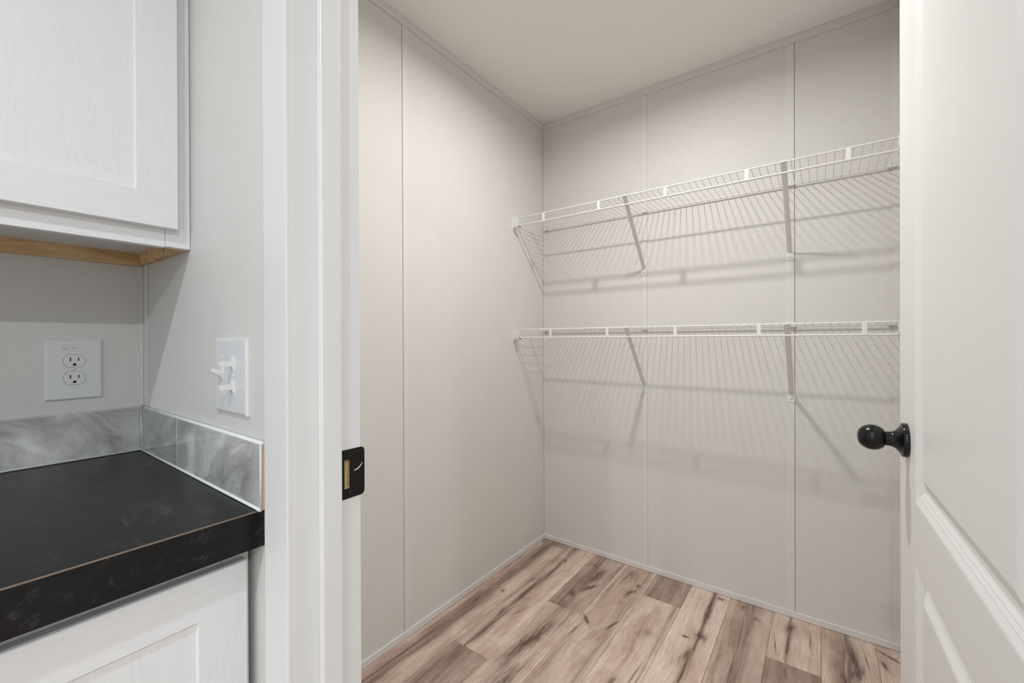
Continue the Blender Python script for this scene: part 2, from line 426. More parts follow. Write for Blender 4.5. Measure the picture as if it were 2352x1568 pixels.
for a, b in ((-0.7355, -0.7105), (-0.1235, -0.0902), (XL+0.0012, -1.3080), (0.2160, XR)):
    box('batten', a, b, YB-BT, YB, 0.027, CE-0.031, M['trim_vinyl'], wb, bev=0.0009)
wr = box('wall_right', XR+0.008, XR+0.09, YP-0.02, YB+0.08, -0.02, CE, M['gap'], kind='structure')
box('panel', XR, XR+0.008, YP, 1.25, 0.002, CE, M['wall'], wr)
box('panel', XR, XR+0.008, 1.252, YB, 0.002, CE, M['wall'], wr)
box('batten', XR-BT, XR, 1.238, 1.263, 0.027, CE-0.031, M['trim_vinyl'], wr, bev=0.0009)
# partition with the doorway
bm = bmesh.new()
bx(bm, XK-0.1, XJ-0.022, YK, YP, -0.02, CE); bx(bm, XH+0.022, KX1+0.1, YK, YP, -0.02, CE); bx(bm, XJ-0.022, XH+0.022, YK, YP, 2.062, CE)
wp = obj('wall_partition', bm, M['wall'], kind='structure')
box('batten', XK+0.001, XK+0.0340, YK-BT, YK, 1.011, CE-0.031, M['trim_vinyl'], wp, bev=0.0012)
# kitchen shell
wk = box('wall_kitchen_left', XK-0.1, XK, KY0-0.1, YK, -0.02, CE, M['wall'], kind='structure')
box('batten', XK, XK+BT, YK-0.009, YK-BT, 1.011, CE-0.031, M['trim_vinyl'], wk, bev=0.0009)
wkr = box('wall_kitchen_right', KX1, KX1+0.1, KY0-0.1, YK, -0.02, CE, M['wall'], kind='structure')
# rear wall with a window opening
WX0, WX1, WZ0, WZ1 = -0.95, 0.55, 1.0, 2.1
bm = bmesh.new()
bx(bm, XK-0.1, WX0, KY0-0.1, KY0, -0.02, CE); bx(bm, WX1, KX1+0.1, KY0-0.1, KY0, -0.02, CE)
bx(bm, WX0, WX1, KY0-0.1, KY0, -0.02, WZ0); bx(bm, WX0, WX1, KY0-0.1, KY0, WZ1, CE)
obj('wall_kitchen_rear', bm, M['wall'], kind='structure')
win = thing('window_1', loc=((WX0+WX1)/2, KY0, WZ0), kind='structure')
for (a, b, c, d) in ((WX0, WX1, WZ0, WZ0+.05), (WX0, WX1, WZ1-.05, WZ1), (WX0, WX0+.05, WZ0+.05, WZ1-.05), (WX1-.05, WX1, WZ0+.05, WZ1-.05), ((WX0+WX1)/2-.02, (WX0+WX1)/2+.02, WZ0+.05, WZ1-.05)):
    box('window_frame', a, b, KY0-0.07, KY0-0.02, c, d, M['white'], win, bev=.003)
ld = bpy.data.lights.new('daylight', 'AREA'); ld.shape = 'RECTANGLE'; ld.size = WX1-WX0-.1; ld.size_y = WZ1-WZ0-.1; ld.energy = WINDOW_W; ld.color = (0.78, 0.90, 1.0)
lo = bpy.data.objects.new('window_daylight', ld); COL.objects.link(lo); lo.parent = win
lo.location = (0, -0.09, (WZ1-WZ0)/2); lo.rotation_euler = (math.radians(90), 0, 0)

# ---- base and ceiling strips
def strip(name, kind_pieces, mat):
    for i, (a) in enumerate(kind_pieces): box(name, *a, mat, bev=0.0016, kind='structure')
BH = 0.0275
box('baseboard_left', XL, XL+0.007, YP, 1.3600, 0.001, BH, M['trim_vinyl'], bev=0.0016, kind='structure')
box('baseboard_left', XL, XL+0.007, 1.3612, YB, 0.001, BH, M['trim_vinyl'], bev=0.0016, kind='structure')
box('baseboard_back', XL+0.007, XR-0.007, YB-0.007, YB, 0.001, BH, M['trim_vinyl'], bev=0.0016, kind='structure')
box('baseboard_right', XR-0.007, XR, YP, YB, 0.001, BH, M['trim_vinyl'], bev=0.0016, kind='structure')
box('trim_1', XL, XL+0.007, YP, YB, CE-0.031, CE, M['trim_vinyl'], bev=0.0014, kind='structure')
box('trim_2', XL+0.007, XR-0.007, YB-0.007, YB, CE-0.031, CE, M['trim_vinyl'], bev=0.0014, kind='structure')
box('trim_3', XR-0.007, XR, YP, YB, CE-0.031, CE, M['trim_vinyl'], bev=0.0014, kind='structure')
box('trim_4', XK, XK+0.007, KY0, YK, CE-0.031, CE, M['trim_vinyl'], bev=0.0014, kind='structure')
box('trim_5', XK+0.007, KX1, YK-0.007, YK, CE-0.031, CE, M['trim_vinyl'], bev=0.0014, kind='structure')

# ---- door frame: casings, jambs, stops, strike plate
fr = thing('trim_6', loc=(XJ, YK, 0), kind='structure')
HZ = 2.045                              # head jamb height
def casing(x0, x1, z0, z1, inner):      # flat casing with softened edges, kitchen side
    return box('casing', x0, x1, YK-0.0125, YK, z0, z1, M['white'], fr, bev=0.0022, seg=2)
casing(-0.6925, XJ-0.0005, 0.0, HZ+0.075, 1)
casing(XH+0.0005, XH+0.073, 0.0, HZ+0.075, -1)
casing(XJ, XH, HZ+0.005, HZ+0.075, 0)
JY0, JY1 = YK-0.002, 0.4185
# latch jamb, with the pocket behind the strike opening
SZ = 0.9545; SH0, SH1 = SZ-0.0235, SZ+0.0235     # strike opening in height
SY0, SY1 = 0.3885, 0.3985
bm = bmesh.new()
bx(bm, XJ-0.022, XJ, JY0, SY0, 0, HZ); bx(bm, XJ-0.022, XJ, SY1+.004, JY1, 0, HZ)
bx(bm, XJ-0.022, XJ, SY0, SY1+.004, 0, SH0); bx(bm, XJ-0.022, XJ, SY0, SY1+.004, SH1, HZ)
obj('jamb', bm, M['white'], fr)
box('strike_pocket', XJ-0.022, XJ-0.006, SY0, SY1+.004, SH0, SH1, M['fibre'], fr)
box('jamb', XH, XH+0.022, JY0, JY1, 0, HZ, M['white'], fr)
box('jamb', XJ, XH, JY0, JY1, HZ, HZ+0.02, M['white'], fr)
ST0, ST1 = 0.3455, 0.3785
box('door_stop', XJ, XJ+0.0125, ST0, ST1, 0, HZ, M['white'], fr, bev=0.003, seg=3)
box('door_stop', XH-0.0125, XH, ST0, ST1, 0, HZ, M['white'], fr, bev=0.003, seg=3)
box('door_stop', XJ+0.0125, XH-0.0125, ST0, ST1, HZ-0.0125, HZ, M['white'], fr, bev=0.003, seg=3)
# filled nail heads on the stop and the casing
for (ny, nz) in ((0.3640, 1.5140), (0.3630, 1.0200), (0.3660, 0.9020), (0.3670, 0.6150)):
    obj('nail_filler', lathe(bmesh.new(), [(0, 0.0013), (0.0003, 0.0010), (0.0004, 0)], (XJ+0.0125, ny, nz), (1, 0, 0), 8), M['doorwhite'], fr)
# casing on the closet side
box('casing', XJ-0.060, XJ-0.004, YP, YP+0.003, 0, HZ+.06, M['white'], fr, bev=0.001)
# strike plate with its opening and rounded lip
z0, z1 = SZ-0.0395, SZ+0.0395; y0, y1 = 0.3845, 0.4255; t = 0.0016
bm = bmesh.new()
outer = [(y0, z0), (y1-0.006, z0), (y1-0.0018, z0+0.0018), (y1, z0+0.006), (y1, z1-0.006), (y1-0.0018, z1-0.0018), (y1-0.006, z1), (y0, z1)]
def ys(y): return (XJ + t, y) if y <= JY1 else (XJ + t, y)
# four rectangles around the opening, lip piece last
bx(bm, XJ, XJ+t, y0, SY0, z0, z1); bx(bm, XJ, XJ+t, SY0, SY1, z0, SH0); bx(bm, XJ, XJ+t, SY0, SY1, SH1, z1)
prism(bm, [(XJ, SY1, z0)] + [(XJ, y, z) for y, z in outer[1:7]] + [(XJ, SY1, z1)], (t, 0, 0))
stk = obj('strike_plate', bm, M['strike'], fr, label='black metal strike plate with scuffed rounded lip')
for zz in (SZ+0.0305, SZ-0.0305):
    bm = lathe(bmesh.new(), [(0, 0.0040), (0.0008, 0.0036), (0.0010, 0.0016), (0.0002, 0.0)], (XJ+t-0.0002, 0.3985, zz), (1, 0, 0), 16)
    obj('screw', bm, M['blackgloss'], stk)
bm = tube(bmesh.new(), [(XJ+t, 0.4060, SZ+0.0035), (XJ+t, 0.4130, SZ+0.0050), (XJ+t, 0.4180, SZ+0.0090), (XJ+t, 0.4215, SZ+0.0130)], [0.0009, 0.0012, 0.0011, 0.0006], 6)
obj('scuff_mark', bm, plain('pale_scuff', (0.55, 0.52, 0.47), 0.6), stk)

# ---- the open door, hinged on the right jamb and swung into the closet
TH = math.radians(1.4); DW = 0.813; DT = 0.035
door = thing('door_1', kind='structure', loc=(0, 0, 0), local=True, label='white moulded panel door standing open into the closet')
hx, hy = 0.1375 + DW*math.sin(TH), 1.233 - DW*math.cos(TH)
door.location = (hx, hy, 0.008); door.rotation_euler = (0, 0, TH)
# local: +y from hinge to free edge, -x towards the viewer, z up
PROF = [(0, 0), (0.003, 0.0006), (0.012, 0.0042), (0.0135, 0.0038), (0.0195, 0.0066), (0.021, 0.0062), (0.028, 0.0098), (0.034, 0.0102), (0.052, 0.0030), (0.056, 0.0022)]
def leaf():
    V = []; Fc = []
    def v(y, z, d, side):
        V.append(((d if side < 0 else DT-d), y, z)); return len(V)-1
    P = [(0.152, 0.660, 0.857, 1.885), (0.152, 0.660, 0.215, 0.748)]
    H = 2.03
    for side in (-1, 1):
        def q(y0, y1, z0, z1):
            a = [v(y0, z0, 0, side), v(y1, z0, 0, side), v(y1, z1, 0, side), v(y0, z1, 0, side)]
            Fc.append(a)
        e = 0.002
        q(e, P[0][0], e, H-e); q(P[0][1], DW-e, e, H-e)
        q(P[0][0], P[0][1], e, P[1][2]); q(P[0][0], P[0][1], P[1][3], P[0][2]); q(P[0][0], P[0][1], P[0][3], H-e)
        for (a, b, c, d) in P:
            prev = None
            for (i, h) in PROF:
                r = [v(a+i, c+i, h, side), v(b-i, c+i, h, side), v(b-i, d-i, h, side), v(a+i, d-i, h, side)]
                if prev:
                    for k in range(4): Fc.append([prev[k], prev[(k+1) % 4], r[(k+1) % 4], r[k]])
                prev = r
            Fc.append(prev)
    # rim of the leaf with a small arris
    def ring(e, x): return [(x, e, e), (x, DW-e, e), (x, DW-e, H-e), (x, e, H-e)]
    rr = []
    for pts in (ring(0.002, 0), ring(0, 0.002), ring(0, DT-0.002), ring(0.002, DT)):
        rr.append(len(V)); V.extend(pts)
    for a, b in zip(rr, rr[1:]):
        for k in range(4): Fc.append([a+k, a+(k+1) % 4, b+(k+1) % 4, b+k])
    me = bpy.data.meshes.new('leaf'); me.from_pydata(V, [], Fc)
    bm = bmesh.new(); bm.from_mesh(me); bmesh.ops.remove_doubles(bm, verts=bm.verts, dist=1e-5); bmesh.ops.recalc_face_normals(bm, faces=bm.faces)
    bpy.data.meshes.remove(me)
    return bm
lf = obj('leaf', leaf(), M['doorwhite'], door)
KY, KZ = DW-0.079, 0.958
for side, ax in ((0, -1), (DT, 1)):
    bm = lathe(bmesh.new(), [(0, 0.0), (0, 0.0335), (0.0012, 0.0340), (0.0080, 0.0335), (0.0092, 0.0325), (0.0098, 0.0300), (0.0125, 0.0255), (0.0170, 0.0195), (0.0215, 0.0160), (0.0260, 0.0146), (0.0335, 0.0142), (0.0345, 0.0137), (0.0345, 0.0)], (side, KY, KZ), (ax, 0, 0), 40)
    ro = obj('rosette', bm, M['blackgloss'], door); smooth_by_angle(ro, 40)
    egg = [(0.0300, 0.0), (0.0300, 0.0125), (0.0345, 0.0135), (0.0352, 0.0160)]
    L0, L1, R = 0.0352, 0.0785, 0.0258
    for i in range(0, 25):
        a = math.pi*(0.20+0.80*i/24)
        c = (1-math.cos(a))/2                       # 0..1 along the egg
        d = L0 + (L1-L0)*(c-0.0955)/(1-0.0955)
        egg.append((d, max(R*math.sin(a)**0.80*(1.0+0.03*math.cos(a)), 0.0) if i < 24 else 0.0))
    kb = obj('door_knob', lathe(bmesh.new(), egg, (side, KY, KZ), (ax, 0, 0), 40), M['black'], door); smooth_by_angle(kb, 40)
box('latch_plate', DT/2-0.0125, DT/2+0.0125, DW-0.0005, DW+0.0012, KZ-0.028, KZ+0.028, M['blackgloss'], door)
for hz in (0.22, 1.02, 1.80):
    bm = tube(bmesh.new(), [(DT+0.004, -0.003, hz-0.045), (DT+0.004, -0.003, hz+0.045)], 0.005, 12)
    obj('hinge', bm, M['blackgloss'], door)

# ================================================================ LAMPS
def ceiling_lamp(x, y, watts, col, lens, label, name='recessed_light', group=None, r=0.034, spread=170):
    t = thing(name, label, 'ceiling light', (x, y, CE), group)
    # trim ring hanging a little below the ceiling, lens set back inside it
    bm = lathe(bmesh.new(), [(0.0, 0.085), (-0.0035, 0.085), (-0.0070, 0.080), (-0.0076, 0.075), (-0.0070, 0.070), (-0.003, 0.056), (-0.0005, 0.056), (0.0, 0.085)], (x, y, CE), (0, 0, 1), 40)
    smooth_by_angle(obj('trim_ring', bm, M['white'], t))
    bm = lathe(bmesh.new(), [(-0.0012, 0.0), (-0.0012, 0.0558), (-0.0004, 0.0558), (-0.0004, 0.0)], (x, y, CE), (0, 0, 1), 40)
    obj('lens', bm, lens, t)
    l = bpy.data.lights.new(name, 'AREA'); l.shape = 'DISK'; l.size = 2*r; l.energy = watts; l.color = col; l.spread = math.radians(spread)
    lo = bpy.data.objects.new(name+'_source', l); COL.objects.link(lo); lo.parent = t; lo.location = (0, 0, -0.0030)
    return t
ceiling_lamp(-0.5217, 1.2308, CLOSET_W, (1.0, 0.985, 0.965), M['lens_warm'], 'round recessed lamp in the ceiling of the closet', spread=167)
ceiling_lamp(-0.14, -0.55, KITCHEN_W*0.27, (0.86, 0.945, 1.0), M['lens_cool'], 'round recessed kitchen lamp nearest the worktop corner', group='kitchen ceiling lamps')
ceiling_lamp(1.40, -0.55, KITCHEN_W*0.87, (0.86, 0.945, 1.0), M['lens_cool'], 'round recessed kitchen lamp right of the open doorway', group='kitchen ceiling lamps')
ceiling_lamp(-0.14, -2.30, KITCHEN_W*0.8, (0.86, 0.945, 1.0), M['lens_cool'], 'round recessed kitchen lamp nearest the window', group='kitchen ceiling lamps')
ceiling_lamp(1.40, -2.30, KITCHEN_W*0.8, (0.86, 0.945, 1.0), M['lens_cool'], 'round recessed kitchen lamp in the far right rear', group='kitchen ceiling lamps')

# ================================================================ WIRE SHELVES
SX0, SX1 = -1.290, 0.206
def shelf(zr, zl, ph, ties, feet, name_label):
    """zr: top front rail, zl: lower front rail, ph: x of one deck wire"""
    t = thing('wire_shelf', name_label, 'shelf', (XL, YB, zr), group='wire shelves in the closet')
    yf, yb, ym = 1.8285, 2.1165, 1.957
    rr = 0.0032
    def rail(nm, y, z, r, x0=SX0, x1=SX1): smooth_by_angle(obj(nm, tube(bmesh.new(), [(x0, y, z), (x1, y, z)], r, 12), M['wire'], t), 50)
    rail('front_rail', yf, zr, rr); rail('front_rail', yf-0.001, zl, rr)
    rail('middle_rod', ym, zr-0.0005, 0.0028); rail('back_rod', yb, zr-0.0005, 0.0030, SX0-0.01, SX1+0.012)
    # deck wires: over the front rail, under the rods
    wm = None; x = ph
    while x-0.0254 > SX0+0.002: x -= 0.0254
    pts = [(0, yf-0.0045, zr+0.0030), (0, yf, zr+0.0046), (0, yf+0.012, zr+0.0042), (0, yf+0.045, zr-0.0008), (0, ym-0.02, zr-0.0046), (0, ym+0.02, zr-0.0046), (0, yb-0.006, zr-0.0048), (0, yb+0.003, zr-0.0040), (0, yb+0.006, zr-0.0005)]
    while x < SX1-0.001:
        if wm is None:
            o = obj('deck_wire', tube(bmesh.new(), [(x+p[0], p[1], p[2]) for p in pts], 0.00125, 6), M['wire'], t, smooth=True)
            wm = o.data; wc = o.location.copy(); wx = x
        else:
            o = bpy.data.objects.new('deck_wire', wm); COL.objects.link(o); o.parent = t
            o.location = wc + Vector((x-wx, 0, 0))
        x += 0.0254
    # flat ties between the two front rails
    for tx in ties:
        bm = bmesh.new()
        h = 0.0066
        prism(bm, [(tx-h, yf-0.0040, zl-0.001), (tx+h, yf-0.0040, zl-0.001), (tx+h, yf-0.0040, zr-0.004), (tx+h*0.5, yf-0.0036, zr+0.001), (tx-h*0.1, yf-0.0036, zr+0.001), (tx-h, yf-0.0040, zr-0.005)], (0, 0.0026, 0))
        obj('rail_tie', bm, M['wire'], t)
    # end brackets on the side walls
    for s, xw in ((1, XL), (-1, XR)):
        bm = bmesh.new(); xe = xw+s*0.0035
        prism(bm, [(xw, 1.8150, zl-0.024), (xw, 1.8150, zr+0.012), (xw, 1.8350, zr+0.013), (xw, 1.8400, zr+0.008), (xw, 1.8400, zl-0.018), (xw, 1.8330, zl-0.025)], (s*0.0035, 0, 0))
        xo = xw+s*0.0425
        bx(bm, min(xe, xo), max(xe, xo), 1.8180, 1.8205, zl-0.008, zr+0.0065)         # face
        bx(bm, min(xe, xo), max(xe, xo), 1.8180, 1.8390, zl-0.0105, zl-0.0045)        # floor under the rail
        bx(bm, min(xe, xo), max(xe, xo), 1.8180, 1.8360, zr+0.0045, zr+0.0075)        # top
        bx(bm, min(xo-s*.003, xo), max(xo-s*.003, xo), 1.8180, 1.8360, zl-0.008, zl+0.007)
        eb = obj('end_bracket', bm, M['plastic'], t)
        for zz in (zr+0.0095, zl-0.0165):
            obj('screw', lathe(bmesh.new(), [(0, 0.0028), (0.0012, 0.0022), (0.0014, 0.0)], (xe, 1.8270, zz), (s, 0, 0), 10), M['steel'], eb)
    # diagonal support brackets: channel strut, top hook, wall foot with screw
    for (fx, fz, tx) in feet:
        yt, zt = yf+0.004, zr-0.002
        bm = bmesh.new()
        a = Vector((fx, YB-0.004, fz+0.016)); b = Vector((tx, yt, zt))
        d = (b-a).normalized(); side = Vector((1, 0, 0)); nrm = d.cross(side).normalized()
        if nrm.z > 0: nrm = -nrm                                   # faces down and forward
        n = 10; prof = []
        for k in range(n+1):
            u = -1+2*k/n; prof.append((0.0092*u, 0.0035*(1-u*u)))   # rounded channel section
        rings = []
        for f, wsc in ((0, 0.92), (0.06, 1), (0.9, 1.06), (1, 1.12)):
            flat = 1-f if f > 0.9 else 1
            rings.append([a+(b-a)*f + side*(x*wsc) + nrm*(h*(0.2 if f == 1 else 1)) for x, h in prof])
        vr = [[bm.verts.new(p) for p in r] for r in rings]; vi = [[bm.verts.new(p-nrm*0.0014) for p in r] for r in rings]
        for r0, r1, i0, i1 in zip(vr, vr[1:], vi, vi[1:]):
            for k in range(n):
                bm.faces.new((r0[k], r0[k+1], r1[k+1], r1[k])); bm.faces.new((i0[k+1], i0[k], i1[k], i1[k+1]))
            bm.faces.new((r0[0], r1[0], i1[0], i0[0])); bm.faces.new((r0[n], i0[n], i1[n], r1[n]))
        for r, i in ((vr[0], vi[0]), (vr[-1], vi[-1])):
            for k in range(n): bm.faces.new((r[k], i[k], i[k+1], r[k+1]))
        bmesh.ops.recalc_face_normals(bm, faces=bm.faces)
        br = obj('support_bracket', bm, M['bracket'], t, smooth=False); smooth_by_angle(br, 40)
        # hook over the rail
        bm = tube(bmesh.new(), [(tx, yt, zt-0.002), (tx, yt+0.001, zr+0.002), (tx, yf, zr+0.0052), (tx, yf-0.004, zr+0.003), (tx, yf-0.005, zr-0.002)], 0.0022, 8)
        for v in bm.verts: v.co.x = tx + (v.co.x-tx)*3.6
        obj('hook', bm, M['bracket'], br)
        obj('rivet', lathe(bmesh.new(), [(0, 0.0026), (0.001, 0.0022), (0.0014, 0)], a+(b-a)*0.955+nrm*0.0024, nrm, 10), M['steel'], br)
        # foot
        bm = bmesh.new(); y = YB-BT-0.0004
        prism(bm, [(fx-0.0142, y, fz-0.0165), (fx+0.0120, y, fz-0.0165), (fx+0.0142, y, fz-0.0140), (fx+0.0142, y, fz+0.0150), (fx+0.0100, y, fz+0.0215), (fx-0.0095, y, fz+0.0215), (fx-0.0142, y, fz+0.0120)], (0, -0.0020, 0))
        obj('bracket_foot', bm, M['plastic'], br)
        obj('screw', lathe(bmesh.new(), [(0, 0.0042), (0.0016, 0.0034), (0.0024, 0.0)], (fx, y-0.0020, fz-0.0045), (0, -1, 0), 12), M['steel'], br)
    # clips holding the back rod
    for cx in (SX0-0.010, feet[0][0]+0.004, feet[1][0]+0.004, SX1+0.008):
        bm = bmesh.new()
        prism(bm, [(cx-0.010, YB-BT, zr-0.006), (cx+0.012, YB-BT, zr-0.006), (cx+0.012, YB-BT, zr+0.012), (cx+0.006, YB-BT, zr+0.019), (cx-0.005, YB-BT, zr+0.019), (cx-0.010, YB-BT, zr+0.012)], (0, -0.003, 0))
        tube(bm, [(cx-0.010, yb, zr-0.0005), (cx+0.012, yb, zr-0.0005)], 0.0056, 10)
        bx(bm, cx-0.010, cx+0.012, yb, YB-BT, zr-0.0065, zr-0.003)
        c = obj('wall_clip', bm, M['plastic'], t)
        obj('screw', lathe(bmesh.new(), [(0, 0.0040), (0.0016, 0.0032), (0.0024, 0.0)], (cx+0.001, YB-BT-0.003, zr+0.012), (0, -1, 0), 12), M['steel'], c)
    return t
shelf(1.8155, 1.7755, -0.7478, (-1.1345, -0.834, -0.531, -0.2285, 0.0745), ((-0.7235, 1.5135, -0.7115), (-0.1062, 1.5195, -0.1095)), 'upper of the two white wire shelves, above eye level with its underside showing')
shelf(1.2255, 1.1843, 0.0780, (-1.0960, -0.7935, -0.4918, -0.1888, 0.1160), ((-0.7235, 0.9215, -0.7070), (-0.1018, 0.9235, -0.0995)), 'lower of the two white wire shelves, at eye level and above the black knob')

# ================================================================ KITCHEN
# mitred frame piece of a cabinet door lying in a plane x = const (front towards +x)
def mitre(bm, xf, y0, y1, z0, z1, side, w, depth):
    prof = [(0, 0), (0, depth-0.0012), (0.0012, depth), (w-0.0022, depth), (w, depth-0.0050), (w, 0)]
    def corner(a, d):
        return {0: (y0+d, z0+d), 1: (y1-d, z0+d), 2: (y1-d, z1-d), 3: (y0+d, z1-d)}[a]
    ends = {'bottom': (0, 1), 'right': (1, 2), 'top': (2, 3), 'left': (3, 0)}[side]
    R = []
    for a in ends:
        R.append([bm.verts.new((xf+h, corner(a, d)[0], corner(a, d)[1])) for d, h in prof])
    n = len(prof)
    for k in range(n): bm.faces.new((R[0][k], R[1][k], R[1][(k+1) % n], R[0][(k+1) % n]))
    bm.faces.new(R[0]); bm.faces.new(R[1][::-1])
    bmesh.ops.recalc_face_normals(bm, faces=bm.faces)
    return bm
def shaker(parent, xf, y0, y1, z0, z1, w, depth=0.019):
    d = box('door', xf, xf+depth-0.0056, y0+w-0.006, y1-w+0.006, z0+w-0.006, z1-w+0.006, M['cab_v'], parent)
    for s, nm, mt in (('bottom', 'rail', 'cab_h'), ('top', 'rail', 'cab_h'), ('left', 'stile', 'cab_v'), ('right', 'stile', 'cab_v')):
        obj(nm, mitre(bmesh.new(), xf, y0, y1, z0, z1, s, w, depth), M[mt], d)
    return d

# ---- upper cabinet
XU = -1.0425; UB, UT = 1.3575, 2.25; UY0, UY1 = -0.62, YK-0.0008
up = thing('wall_cabinet', 'white wall cabinet hanging above the black worktop', 'cabinet', (XK, UY1, UB))
box('side_panel', XK+0.001, XU-0.019, UY1-0.0125, UY1, UB, UT, M['pine'], up)
box('side_panel', XK+0.001, XU-0.019, UY0, UY0+0.0125, UB, UT, M['cab_v'], up)
box('top_panel', XK+0.001, XU-0.019, UY0+0.0125, UY1-0.0125, UT-0.0125, UT, M['cab_h'], up)
box('bottom_panel', XK+0.0165, XU-0.019, UY0+0.0125, UY1-0.0125, UB+0.0285, UB+0.041, M['cab_h'], up)
box('back_rail', XK+0.001, XK+0.0160, UY0+0.0125, UY1-0.0130, UB-0.002, UB+0.060, M['pine'], up, label='raw pine hanging rail')
# face frame
box('frame_stile', XU-0.019, XU, UY1-0.0405, UY1, UB, UT, M['cab_v'], up, bev=0.0006)
box('frame_stile', XU-0.019, XU, UY0, UY0+0.04, UB, UT, M['cab_v'], up, bev=0.0006)
box('frame_rail', XU-0.019, XU-0.0003, UY0+0.0405, UY1-0.0410, UB-0.0015, UB+0.045, M['cab_h'], up, bev=0.0006)
box('frame_rail', XU-0.019, XU-0.0003, UY0+0.0405, UY1-0.0410, UT-0.045, UT, M['cab_h'], up, bev=0.0006)
shaker(up, XU+0.0006, -0.145, 0.2862, 1.3900, UT-0.03, 0.0655)
shaker(up, XU+0.0006, -0.585, -0.150, 1.3900, UT-0.03, 0.0655)

# ---- base cabinet
XB = -0.7655; BY0, BY1 = -1.02, YK-0.006
bc = thing('base_cabinet', 'white base cabinet under the black worktop', 'cabinet', (XK, BY1, 0))
box('carcass', XK+0.001, XB-0.019, BY0, BY1, 0.10, CT-0.0585, M['cab_v'], bc)
box('toe_kick', XK+0.001, XB-0.075, BY0, BY1, 0.001, 0.10, M['cab_h'], bc)
box('frame_stile', XB-0.019, XB, BY1-0.038, BY1, 0.10, CT-0.0585, M['cab_v'], bc, bev=0.0006)
box('frame_stile', XB-0.019, XB, BY0, BY0+0.04, 0.10, CT-0.0585, M['cab_v'], bc, bev=0.0006)
box('frame_rail', XB-0.019, XB-0.0012, BY0+0.0402, BY1-0.0384, CT-0.0985, CT-0.0585, M['cab_h'], bc, bev=0.0006)
box('frame_rail', XB-0.019, XB-0.0012, BY0+0.0402, BY1-0.0384, 0.10, 0.14, M['cab_h'], bc, bev=0.0006)
shaker(bc, XB+0.0006, -0.145, 0.2962, 0.125, 0.8190, 0.0680)
shaker(bc, XB+0.0006, -0.590, -0.149, 0.125, 0.8190, 0.0680)

# ---- worktop
XC = -0.7200; CY0 = -1.04
wt = thing('worktop', 'black slate-look laminate worktop with brown seam on its front edge', 'countertop', (XK, YK, CT-0.0575))
box('slab', XK+0.0005, XC-0.0028, CY0, YK-0.0005, CT-0.0380, CT, M['counter'], wt)
box('seam_strip', XC-0.0028, XC-0.0006, CY0, YK-0.0005, CT-0.0030, CT-0.0002, M['seam'], wt)
box('front_edge', XC-0.0190, XC, CY0, YK-0.0005, CT-0.0575, CT-0.0385, M['counter'], wt)
box('front_edge', XC-0.0028, XC, CY0, YK-0.0005, CT-0.0390, CT-0.0018, M['counter'], wt, bev=0.0003)

# ---- backsplash: single tiles with white caulk
TT = 0.0095; TZ0, TZ1 = CT+0.0025, 1.0080
bk = thing('backsplash', 'low grey marble-look tile backsplash around the worktop corner', 'backsplash', (XK, YK, CT))
for i, (a, b) in enumerate(((-0.3085, 0.3005), (-0.9195, -0.3100))):
    box('tile', XK+0.0004, XK+TT, a, b, TZ0, TZ1, _tile('marble_tile_print', 3.1+i*2.3, 1.0), bk, bev=0.0006)
box('tile', XK+TT+0.0006, -1.1012, YK-TT, YK-0.0004, TZ0, TZ1, _tile('marble_tile_print', 8.7, 0.80), bk, bev=0.0006)
tl = box('tile', -1.1000, -0.7120, YK-TT, YK-0.0004, TZ0, TZ1, _tile('marble_tile_print', 12.4, 1.02), bk, bev=0.0006)
box('raw_edge', -0.7120, -0.7108, YK-TT+0.0018, YK-0.0004, TZ0, TZ1-0.001, M['bisque'], bk)
# caulk lines
def caulk(pts, r): obj('caulk', tube(bmesh.new(), pts, r, 8), M['caulk'], bk, smooth=True)
caulk([(XK+TT, CY0, CT+0.0023), (XK+TT, YK-TT, CT+0.0023)], 0.0021)
caulk([(XK+TT, YK-TT, CT+0.0028), (-0.7115, YK-TT, CT+0.0028)], 0.0026)
caulk([(XK+0.0055, CY0, TZ1), (XK+0.0055, YK-TT, TZ1)], 0.0030)
caulk([(XK+TT+0.020, YK-0.0058, TZ1), (-0.7112, YK-0.0058, TZ1)], 0.0038)
caulk([(XK+TT, YK-TT, TZ0), (XK+TT, YK-TT, TZ1-0.001)], 0.0012)
caulk([(-0.7115, YK-TT+0.0004, TZ0), (-0.7115, YK-TT+0.0004, TZ1)], 0.0015)
caulk([(-1.1006, YK-TT+0.0004, TZ0), (-1.1006, YK-TT+0.0004, TZ1)], 0.0004)

